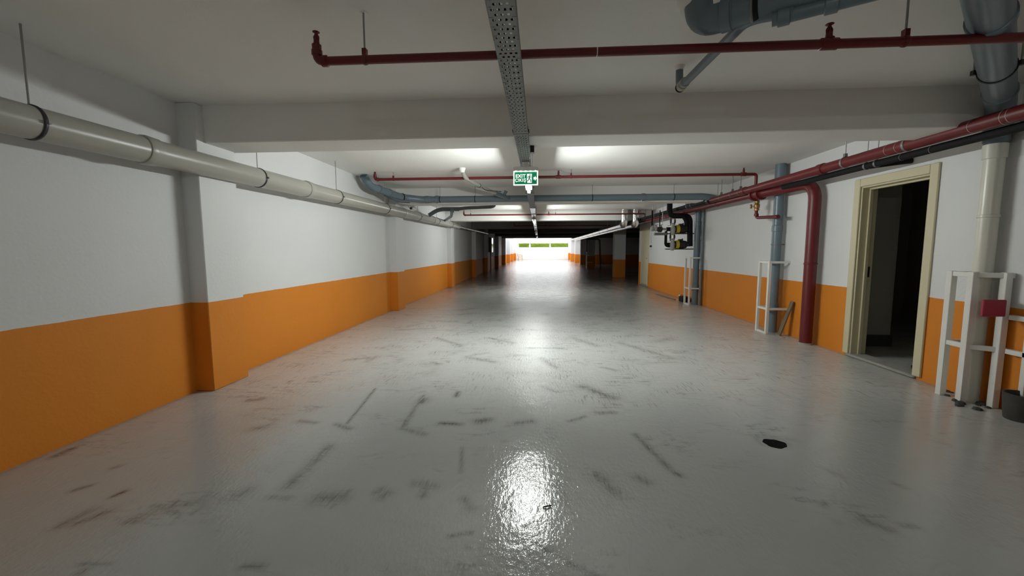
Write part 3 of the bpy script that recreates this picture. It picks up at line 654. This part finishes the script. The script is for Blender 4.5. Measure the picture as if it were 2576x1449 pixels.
o = MB(); P = Vector((0.025, 2.02, .004)); o.tube([P, P+Vector((.02, .004, .004)), P+Vector((.045, .014, .002))], .004, 6)
tag(o.build('twig', 'debris'), 'tiny dark twig lying in the bright floor reflection', 'twig')
for i, (x, y, s_) in enumerate(((3.74, 6.38, .03), (3.70, 6.56, .02), (3.78, 6.05, .035))):
    o = MB(); o.lathe((x, y, 0), (0.1, 0, 1), [(0, s_), (s_*.25, s_*.9), (s_*.4, s_*.4)], 9)
    tag(o.build('mortar_crumb', 'concrete'), ('flat mortar crumb beside the foot of the plank', 'smaller mortar crumb under the leaning plank', 'mortar crumb at the foot of the red riser')[i], 'crumb')

# ---- cross pipe in front of the second beam
t = thing('cross_pipe', 'long blue-grey pipe crossing the garage along the second beam', 'pipe', (0, 8.66, 2.42))
CY, CZ = 8.66, 2.415
o = MB(); o.tube([(-2.55, CY, CZ), (3.36, CY, CZ+.005), (3.66, CY+.02, CZ-.06)], .066, 20, .1); o.build('pipe_section', 'blue_pvc', t)
o = MB(); o.tube([(-3.10, 7.15, 2.66), (-3.06, 7.3, 2.50), (-2.98, 7.75, 2.475), (-2.93, 8.2, 2.46)], .072, 20, .12); o.build('elbow', 'blue_pvc', t)
o = MB(); o.tube([(-2.95, 8.0, 2.465), (-2.86, 8.45, 2.44), (-2.5, CY, CZ), (-2.3, CY, CZ)], .072, 20, .16); o.build('elbow', 'blue_pvc', t)
for p, d_ in (((-3.0, 7.55, 2.485), (.12, 1, -.05)), ((-2.95, 7.95, 2.467), (.15, 1, -.05)), ((-2.42, CY, CZ), (1, 0, 0)), ((-2.2, CY, CZ), (1, 0, 0)), ((2.1, CY, CZ), (1, 0, 0))):
    o = MB(); o.lathe(p, d_, [(0, .073), (.004, .080), (.07, .080), (.074, .073)], 20); o.build('socket_collar', 'blue_pvc', t)
for p, d_ in (((-2.84, 8.42, 2.44), (.5, .8, 0)),):
    o = MB(); o.ring(p, d_, .078, .004, 22, 6, .012); o.build('rubber_seal', 'black_rubber', t)
o = MB(); o.tube([(-3.02, 7.95, 2.44), (-2.9, 8.35, 2.36), (-2.72, 8.52, 2.36)], .04, 14, .1); o.build('cleanout', 'dark_pvc', t)
for x in (-2.1, -1.35, -.12, 1.1, 2.75):
    c = MB(); c.ring((x, CY, CZ), (1, 0, 0), .069, .003, 20, 6, .01); c.build('pipe_clamp', 'black_metal', t); threaded(t, x, CY, CZ+.065)
t = thing('slanting_branch_pipe', 'grey branch pipe slanting from the ceiling into the blue cross pipe', 'pipe', (-.95, 7.7, 2.5))
o = MB(); o.tube([(-1.26, 6.75, 2.66), (-1.24, 6.85, 2.55), (-1.05, 7.5, 2.49), (-.66, CY-.03, CZ)], .032, 16, .1); o.build('pipe_section', 'grey_pvc', t)
o = MB(); o.tube([(-.86, 8.06, 2.45), (-.62, CY, CZ)], .045, 16); o.build('wye', 'blue_pvc', t)
o = MB(); o.lathe((-.72, 8.4, 2.44), (0.5, 0, 1), [(0, .03), (.09, .03), (.095, .038), (.11, .038)], 14); o.build('cleanout', 'blue_pvc', t)
o = MB(); o.lathe((-1.26, 6.74, ZC), (0, 0, -1), [(0, .06), (.02, .055), (.07, .036)], 14); o.build('ceiling_patch', 'ceiling_paint', t)
c = MB(); c.ring((-1.08, 7.4, 2.497), (.25, 1, -.1), .035, .004, 18, 6, .012); c.build('pipe_clamp', 'black_metal', t)
o = MB(); o.tube([(-1.02, 7.35, 2.46), (-.98, 7.5, 2.43), (-.7, 7.7, 2.43), (-.75, 7.9, 2.45)], .006, 8, .06); o.build('loose_wire', 'black_metal', t)

# ------------------------------------------------------------------ cable tray
TX0, TX1, TZ = -0.208, -0.094, 2.292
def tray():
    t = thing('cable_tray', 'long perforated galvanised cable tray running down the middle under the beams', 'cable tray', ((TX0+TX1)/2, 1.0, TZ))
    def perforated(y0, y1):
        o = MB(); px, py = 0.0255, 0.036; n = int((y1-y0)/py); wd = TX1-TX0
        for i in range(n):
            ya = y0+i*py; yb = ya+py; ym = (ya+yb)/2
            k = 4 if i % 2 == 0 else 3; xa = (TX0+TX1)/2-k*px/2
            o.f.append(tuple(range(len(o.v), len(o.v)+4))); o.v += [(TX0, ya, TZ), (xa, ya, TZ), (xa, yb, TZ), (TX0, yb, TZ)]
            xe = xa+k*px
            o.f.append(tuple(range(len(o.v), len(o.v)+4))); o.v += [(xe, ya, TZ), (TX1, ya, TZ), (TX1, yb, TZ), (xe, yb, TZ)]
            for c in range(k):
                x0 = xa+c*px; x1 = x0+px; xm = (x0+x1)/2; b = len(o.v)
                o.v += [(x0, ya, TZ), (xm, ya, TZ), (x1, ya, TZ), (x1, ym, TZ), (x1, yb, TZ), (xm, yb, TZ), (x0, yb, TZ), (x0, ym, TZ)]
                hw, hh = .0068, .0095
                o.v += [(xm-hw*.8, ym-hh*.8, TZ), (xm, ym-hh, TZ), (xm+hw*.8, ym-hh*.8, TZ), (xm+hw, ym, TZ), (xm+hw*.8, ym+hh*.8, TZ), (xm, ym+hh, TZ), (xm-hw*.8, ym+hh*.8, TZ), (xm-hw, ym, TZ)]
                for q in range(8): o.f.append((b+q, b+(q+1) % 8, b+8+(q+1) % 8, b+8+q))
        p = o.build('tray_bottom', 'galvanised', t, smooth=False)
        md = p.modifiers.new('thickness', 'SOLIDIFY'); md.thickness = 0.0012; md.offset = 1
        return y0+n*py
    MB().box(TX0, TX1, YB, -.2, TZ, TZ+.0015).build('tray_bottom', 'galvanised', t)
    ya = perforated(-.2, 3.42); yb = perforated(ya, 9.5)
    MB().box(TX0, TX1, yb, YR-.5, TZ, TZ+.0015).build('tray_bottom', 'tray_steel', t)
    for x in (TX0, TX1):
        MB().box(x-.001, x+.001, YB, YR-.5, TZ, TZ+.046).build('tray_side', 'galvanised', t)
        MB().box(min(x, x+(-.01 if x == TX1 else .01)), max(x, x+(-.01 if x == TX1 else .01)), YB, YR-.5, TZ+.044, TZ+.046).build('tray_lip', 'galvanised', t)
    for y in [3.42+k*3.0 for k in range(13)]:
        c = MB(); c.box(TX0-.003, TX1+.003, y-.05, y+.05, TZ-.002, TZ); c.box(TX0-.004, TX0-.001, y-.05, y+.05, TZ, TZ+.044); c.box(TX1+.001, TX1+.004, y-.05, y+.05, TZ, TZ+.044)
        k = c.build('coupler', 'galvanised', t)
        if y < 12:
            b = MB()
            for dy in (-.03, -.01, .02, .04):
                for x, s_ in ((TX0-.004, -1), (TX1+.004, 1)): b.lathe((x, y+dy, TZ+.02), (s_, 0, 0), [(0, .006), (.006, .006), (.008, .003)], 8)
            b.build('bolts', 'black_metal', k)
            MB().box(TX0-.006, TX1+.006, y-.006, y+.002, TZ-.004, TZ-.002).build('edge_strip', 'black_metal', k)
    for y in (-2.2, 1.2, 5.0, 6.9, 11.0, 12.8, 17, 18.6, 22.5, 24, 28):
        for x in (TX0-.012, TX1+.012): threaded(t, x, y, TZ-.01)
        MB().box(TX0-.02, TX1+.02, y-.012, y+.012, TZ-.014, TZ-.002).build('support_bar', 'galvanised', t)
    cb = MB()
    for k in range(4):
        x = TX0+.025+k*.022; cb.tube([(x, -.2, TZ+.008), (x+.004, 6, TZ+.008), (x-.003, 12, TZ+.008), (x, 30, TZ+.008)], .0055, 8)
    cb.build('cables', 'black_rubber', t)
    MB().box(TX1+.006, TX1+.045, 4.02, 4.10, TZ-.01, TZ+.055).build('junction_box', 'black_metal', t, bevel=.004)
tray()

# ---- batten lamps
def batten(y0, y1, label, lit='lamp_tube'):
    t = thing('batten_lamp', label, 'lamp', ((TX0+TX1)/2, (y0+y1)/2, 2.2), 'batten lamps under the cable tray')
    x = (TX0+TX1)/2
    MB().box(x-.048, x+.048, y0, y1, 2.236, 2.275).build('housing', 'lamp_housing', t, bevel=.006)
    o = MB(); o.tube([(x, y0+.03, 2.212), (x, y1-.03, 2.212)], .021, 14); o.build('tube', lit, t)
    for y in (y0, y1-.03): MB().box(x-.024, x+.024, y, y+.03, 2.185, 2.237).build('end_cap', 'lamp_housing', t, bevel=.004)
    for y in (y0+.3, y1-.3): MB().box(x-.012, x+.012, y-.012, y+.012, 2.275, TZ).build('clip', 'galvanised', t)
batten(4.80, 6.20, 'lit batten lamp right behind the exit sign')
batten(-2.7, -1.3, 'lit batten lamp under the tray behind the viewer', 'lamp_tube_dim')
batten(12.3, 13.7, 'lit batten lamp farther off behind the second beam')
batten(20.0, 21.4, 'unlit batten lamp under the tray in the dark stretch', 'lamp_housing')
batten(27.0, 28.4, 'farthest unlit batten lamp under the tray', 'lamp_housing')

# ---- exit sign
def text_mesh(body, size, m_, parent, x, y, z, bold=.0):
    cu = bpy.data.curves.new('lettering', 'FONT'); cu.body = body; cu.size = size; cu.extrude = .0008; cu.offset = bold
    cu.align_x = 'CENTER'; cu.align_y = 'CENTER'; cu.space_character = 1.08
    tmp = bpy.data.objects.new('tmp', cu); COL.objects.link(tmp)
    dg = bpy.context.evaluated_depsgraph_get(); me = bpy.data.meshes.new_from_object(tmp.evaluated_get(dg))
    bpy.data.objects.remove(tmp)
    me.transform(Matrix.Rotation(math.pi/2, 4, 'X'))
    off = Vector(parent['_o']); me.transform(Matrix.Translation(Vector((x, y, z))-off))
    me.materials.clear(); me.materials.append(MAT[m_])
    o = bpy.data.objects.new('lettering', me); COL.objects.link(o); o.parent = parent; o['_o'] = tuple(off)
    return o
def exit_sign():
    y = 4.50; x0, x1 = -.280, -.012; xc = (x0+x1)/2; zt, zb = 2.185, 2.043
    t = thing('exit_sign', 'green and white lit exit sign hanging from the cable tray', 'exit sign', (xc, y, zt))
    MB().box(xc-.028, xc+.028, y-.03, y+.03, 2.235, TZ).build('bracket', 'lamp_housing', t, bevel=.004)
    MB().box(xc-.036, xc+.036, y-.036, y+.036, 2.28, TZ-.001).build('clamp', 'lamp_housing', t, bevel=.003)
    MB().box(x0-.006, x1+.006, y-.032, y+.032, 2.195, 2.238).build('housing', 'lamp_housing', t, bevel=.006)
    led = MB()
    for k in range(5): led.box(x0+.028+k*.053-.009, x0+.028+k*.053+.009, y-.024, y-.014, 2.1895, 2.1945)
    led.build('leds', 'led', t)
    pl = MB().box(x0, x1, y-.004, y+.004, zb, 2.195).build('plate', 'sign_edge', t, bevel=.001)
    g = MB().box(x0+.013, x1-.013, y-.0055, y-.004, zb+.013, 2.186).build('green_panel', 'sign_green', pl)
    yt = y-.0065; zc = (zb+.013+2.186)/2
    text_mesh('EXIT', .050, 'sign_white', pl, x0+.078, yt, zc+.020, .0014)
    text_mesh('\u00c7IKI\u015e', .046, 'sign_white', pl, x0+.078, yt, zc-.024, .0009)
    f0 = lambda a, b: (a, yt, b); f1 = lambda a, b: (a, yt+.001, b)
    # white doorway, green running figure over it, arrow
    dx0 = x0+.148; dw = .052; dz0 = zc-.052; dh = .096
    d = MB(); d.prism([(dx0+.004, dz0), (dx0+dw, dz0), (dx0+dw, dz0+dh), (dx0, dz0+dh), (dx0, dz0+.03)], f0, f1); d.build('doorway_symbol', 'sign_white', pl)
    r = MB(); g0 = lambda a, b: (a, yt-.0015, b); g1 = lambda a, b: (a, yt-.0005, b)
    cx, cz = dx0+.033, dz0+.083
    r.prism([(cx+.0075*math.cos(a*math.pi/6), cz+.0075*math.sin(a*math.pi/6)) for a in range(12)], g0, g1)
    def limb(pts, w_):
        for (a, b), (c_, e) in zip(pts, pts[1:]):
            l = math.hypot(c_-a, e-b); nx, nz = -(e-b)/l*w_/2, (c_-a)/l*w_/2
            r.prism([(a+nx, b+nz), (a-nx, b-nz), (c_-nx, e-nz), (c_+nx, e+nz)], g0, g1)
    limb([(dx0+.029, dz0+.073), (dx0+.024, dz0+.042)], .015)
    limb([(dx0+.030, dz0+.07), (dx0+.043, dz0+.058), (dx0+.050, dz0+.064)], .006)
    limb([(dx0+.026, dz0+.071), (dx0+.010, dz0+.066), (dx0+.006, dz0+.05)], .006)
    limb([(dx0+.025, dz0+.044), (dx0+.040, dz0+.032), (dx0+.043, dz0+.008)], .0085)
    limb([(dx0+.023, dz0+.044), (dx0+.014, dz0+.024), (dx0-.002, dz0+.020)], .0085)
    r.build('running_figure', 'sign_green', pl)
    ax, az = x1-.049, zc-.004
    a_ = MB(); a_.prism([(ax, az-.013), (ax+.016, az-.013), (ax+.016, az-.027), (ax+.034, az), (ax+.016, az+.027), (ax+.016, az+.013), (ax, az+.013)], f0, f1); a_.build('arrow', 'sign_white', pl)
exit_sign()

# ------------------------------------------------------------------ pumps on the right wall
PY = 10.55
def pump(z, label):
    t = thing('circulation_pump', label, 'pump', (3.5, PY, z), 'circulation pumps on the right wall')
    o = MB(); o.lathe((3.44, PY, z), (1, 0, 0), [(0, .06), (.01, .098), (.05, .1), (.2, .1), (.25, .09), (.28, .05)], 22); mo = o.build('motor', 'black_metal', t)
    MB().box(3.50, 3.58, PY-.05, PY+.05, z+.09, z+.135).build('terminal_box', 'black_metal', mo, bevel=.008)
    o = MB(); o.tube([(3.60, PY, z+.08), (3.60, PY, z+.15)], .018, 10); o.build('cable_gland', 'black_metal', mo)
    o = MB(); o.lathe((3.43, PY, z), (1, 0, 0), [(0, .1), (.004, .106), (.075, .106), (.08, .1)], 22); o.build('yellow_band', 'yellow_label', t)
    o = MB(); o.lathe((3.30, PY, z), (1, 0, 0), [(0, .04), (.02, .07), (.08, .085), (.13, .09), (.14, .06)], 20); o.build('volute', 'black_metal', t)
    o = MB(); o.lathe((3.335, PY-.07, z-.15), (0, 0, 1), [(0, .035), (.03, .05), (.1, .055), (.17, .06), (.22, .04), (.28, .05), (.30, .03)], 16); o.build('valve_body', 'grey_cast', t)
    o = MB(); o.bar((3.22, PY-.02, z+.085), (3.38, PY-.02, z+.095), .03, .012); o.build('valve_lever', 'grey_cast', t)
    for x in (3.30, 3.40):
        o = MB(); o.tube([(x, PY, z+.1), (x, PY, z+.33)], .013, 10); o.lathe((x, PY, z+.15), (0, 0, 1), [(0, .013), (.01, .024), (.08, .024), (.09, .013)], 12); o.build('riser', 'black_metal', t)
    o = MB(); o.tube([(3.20, PY, z), (3.32, PY, z)], .05, 14); o.build('inlet', 'black_rubber', t)
    MB().box(3.19, XR, PY-.06, PY+.06, z-.125, z-.1).build('bracket', 'black_metal', t, bevel=.003)
    o = MB(); o.tube([(3.70, PY, z), (3.80, PY, z)], .04, 14); o.build('outlet', 'grey_cast', t)
pump(1.85, 'upper wall pump with a yellow band under the black pipe')
pump(1.465, 'lower wall pump with a yellow band on a black bracket')
t = thing('pump_header_pipe', 'thick black insulated pipe looping from the ceiling down to the pumps', 'pipe', (3.5, PY, 2.2))
o = MB(); o.tube([(3.26, PY, ZC), (3.26, PY, 2.18), (3.76, PY, 2.18), (3.79, PY, 1.42)], .066, 20, .15, fs=8); o.build('loop', 'black_rubber', t)
o = MB(); o.tube([(3.6, PY-.02, 2.17), (3.68, PY-.02, 2.05), (3.68, PY-.02, 1.9)], .055, 16, .12); o.build('branch', 'black_rubber', t)
o = MB(); o.tube([(3.19, PY, 1.80), (3.19, PY, 1.44), (3.32, PY, 1.42)], .034, 14, .06); o.build('branch', 'black_rubber', t)
t = thing('valve_manifold', 'row of grey valves and fittings left of the pumps', 'valve', (3.0, PY, 1.85))
o = MB(); o.tube([(2.82, PY, 1.86), (2.98, PY, 1.88), (3.22, PY, 1.84)], .028, 12); o.build('pipe', 'grey_cast', t)
for x in (2.85, 2.94, 3.06):
    o = MB(); o.lathe((x, PY, 1.80), (0, 0, 1), [(0, .03), (.03, .05), (.09, .05), (.12, .03), (.15, .02)], 12); v_ = o.build('valve', 'grey_cast' if x != 3.0 else 'black_metal', t)
    o = MB(); o.bar((x-.03, PY, 1.955), (x+.05, PY, 1.965), .02, .01); o.build('lever', 'black_metal', v_)
o = MB(); o.lathe((2.97, PY-.02, 1.84), (1, -.2, 0), [(0, .04), (.02, .065), (.1, .065), (.12, .03)], 14); o.build('strainer', 'black_metal', t)
for x, z0 in ((2.84, 1.85), (3.03, 1.9)):
    o = MB(); o.tube([(x, PY, z0), (x, PY, 2.32)], .020 if x < 2.9 else .014, 10); o.build('riser', 'black_rubber', t)
MB().box(2.90, 3.22, PY-.05, PY+.05, 1.70, 1.765).build('drip_tray', 'galvanised', t, bevel=.004)
o = MB(); o.tube([(2.83, PY, 1.82), (2.82, PY-.01, 1.65), (2.835, PY, 1.5)], .006, 8, .05); o.build('pressure_tube', 'steel_rod', t)
MB().box(2.80, 2.85, PY-.02, PY+.02, 1.40, 1.45).build('gauge', 'black_metal', t, bevel=.006)
for x, z0 in ((2.86, 1.97), (3.1, 1.97)): threaded(t, x, PY+.02, z0)

# ---- silver ducts at the start of the bays
def duct(x, label):
    t = thing('silver_duct', label, 'duct', (x, 14.1, 2.3), 'silver ducts at the corner of the bays')
    o = MB(); o.tube([(x, 14.08, ZC), (x, 14.08, 2.19), (x, 14.5, 2.19)], .118, 22, .16, fs=8); o.build('elbow', 'foil', t)
    o = MB(); o.ring((x, 14.08, 2.62), (0, 0, 1), .121, .006, 22, 6, .02); o.build('collar', 'foil', t)
    a = 14.45
    while a < 35.5:
        b = min(a+2.4, 35.6); o = MB(); o.tube([(x, a, 2.19+.001*(a-14)), (x, b, 2.19+.001*(b-14))], .105, 20); s_ = o.build('duct_section', 'foil', t)
        o = MB(); o.ring((x, b, 2.19+.001*(b-14)), (0, 1, 0), .106, .005, 20, 6, .02); o.build('seam_band', 'foil', s_); a = b
    for y in (17.5, 21.3, 25.6, 29.0, 33.0): threaded(t, x, y, 2.29)
duct(2.87, 'left silver foil duct dropping from the ceiling and running down the bays')
duct(3.24, 'right silver foil duct beside its twin at the corner of the bays')
# ---- dark pipe group in the far bays
t = thing('bay_pipe', 'dark pipe bending down at the far column of the open bays', 'pipe', (3.5, 30.6, 2.0))
o = MB(); o.tube([(3.3, 29.5, 2.26), (3.42, 30.1, 2.10), (4.4, 30.1, 2.10), (4.5, 30.1, 0)], .06, 14, .2); o.build('pipe_section', 'dark_pvc', t)

# ---- hose cabinet on the left wall
t = thing('hose_cabinet', 'fire hose cabinet standing out from the left wall, its door whitened for reflected daylight', 'cabinet', (-3.1, 25.9, 1.2))
MB().box(XL, -3.0, 25.55, 26.3, 1.19, 2.12).build('body', 'dark_cabinet', t, bevel=.006)
dr = MB().box(-3.0, -2.96, 25.53, 26.32, 1.18, 2.13).build('door', 'cabinet_glare', t, bevel=.004)  # white colour stands in for daylight reflected on the glass door
MB().box(-2.96, -2.945, 25.6, 25.64, 1.6, 1.7).build('handle', 'black_metal', dr)
o = MB(); o.tube([(-3.05, 25.7, 0), (-3.05, 25.7, 1.2)], .035, 14); o.build('feed_pipe', 'red_paint', t)

# ---- plastic chair in the courtyard
t = thing('plastic_chair', 'orange plastic chair far off beside the left wall', 'chair', (-2.35, 51.5, 0))
cx, cy = -2.35, 51.5
MB().box(cx-.25, cx+.25, cy-.24, cy+.24, .42, .455).build('seat', 'chair_plastic', t, bevel=.012)
o = MB(); o.quadbox([(cx-.27, cy-.22, .44), (cx-.23, cy-.22, .44), (cx-.23, cy+.22, .44), (cx-.27, cy+.22, .44), (cx-.42, cy-.22, .88), (cx-.38, cy-.22, .88), (cx-.38, cy+.22, .88), (cx-.42, cy+.22, .88)]); o.build('backrest', 'chair_plastic', t, bevel=.01)
for sx in (-1, 1):
    for sy in (-1, 1): MB().bar((cx+.21*sx, cy+.2*sy, .43), (cx+.25*sx, cy+.23*sy, 0), .04).build('leg', 'chair_plastic', t, bevel=.006)
for sy in (-1, 1):
    o = MB(); o.tube([(cx-.33, cy+.25*sy, .66), (cx+.22, cy+.26*sy, .66), (cx+.24, cy+.25*sy, .43)], .022, 10, .08); o.build('armrest', 'chair_plastic', t)

# ---- clean helper properties
for o in bpy.data.objects:
    if '_o' in o: del o['_o']
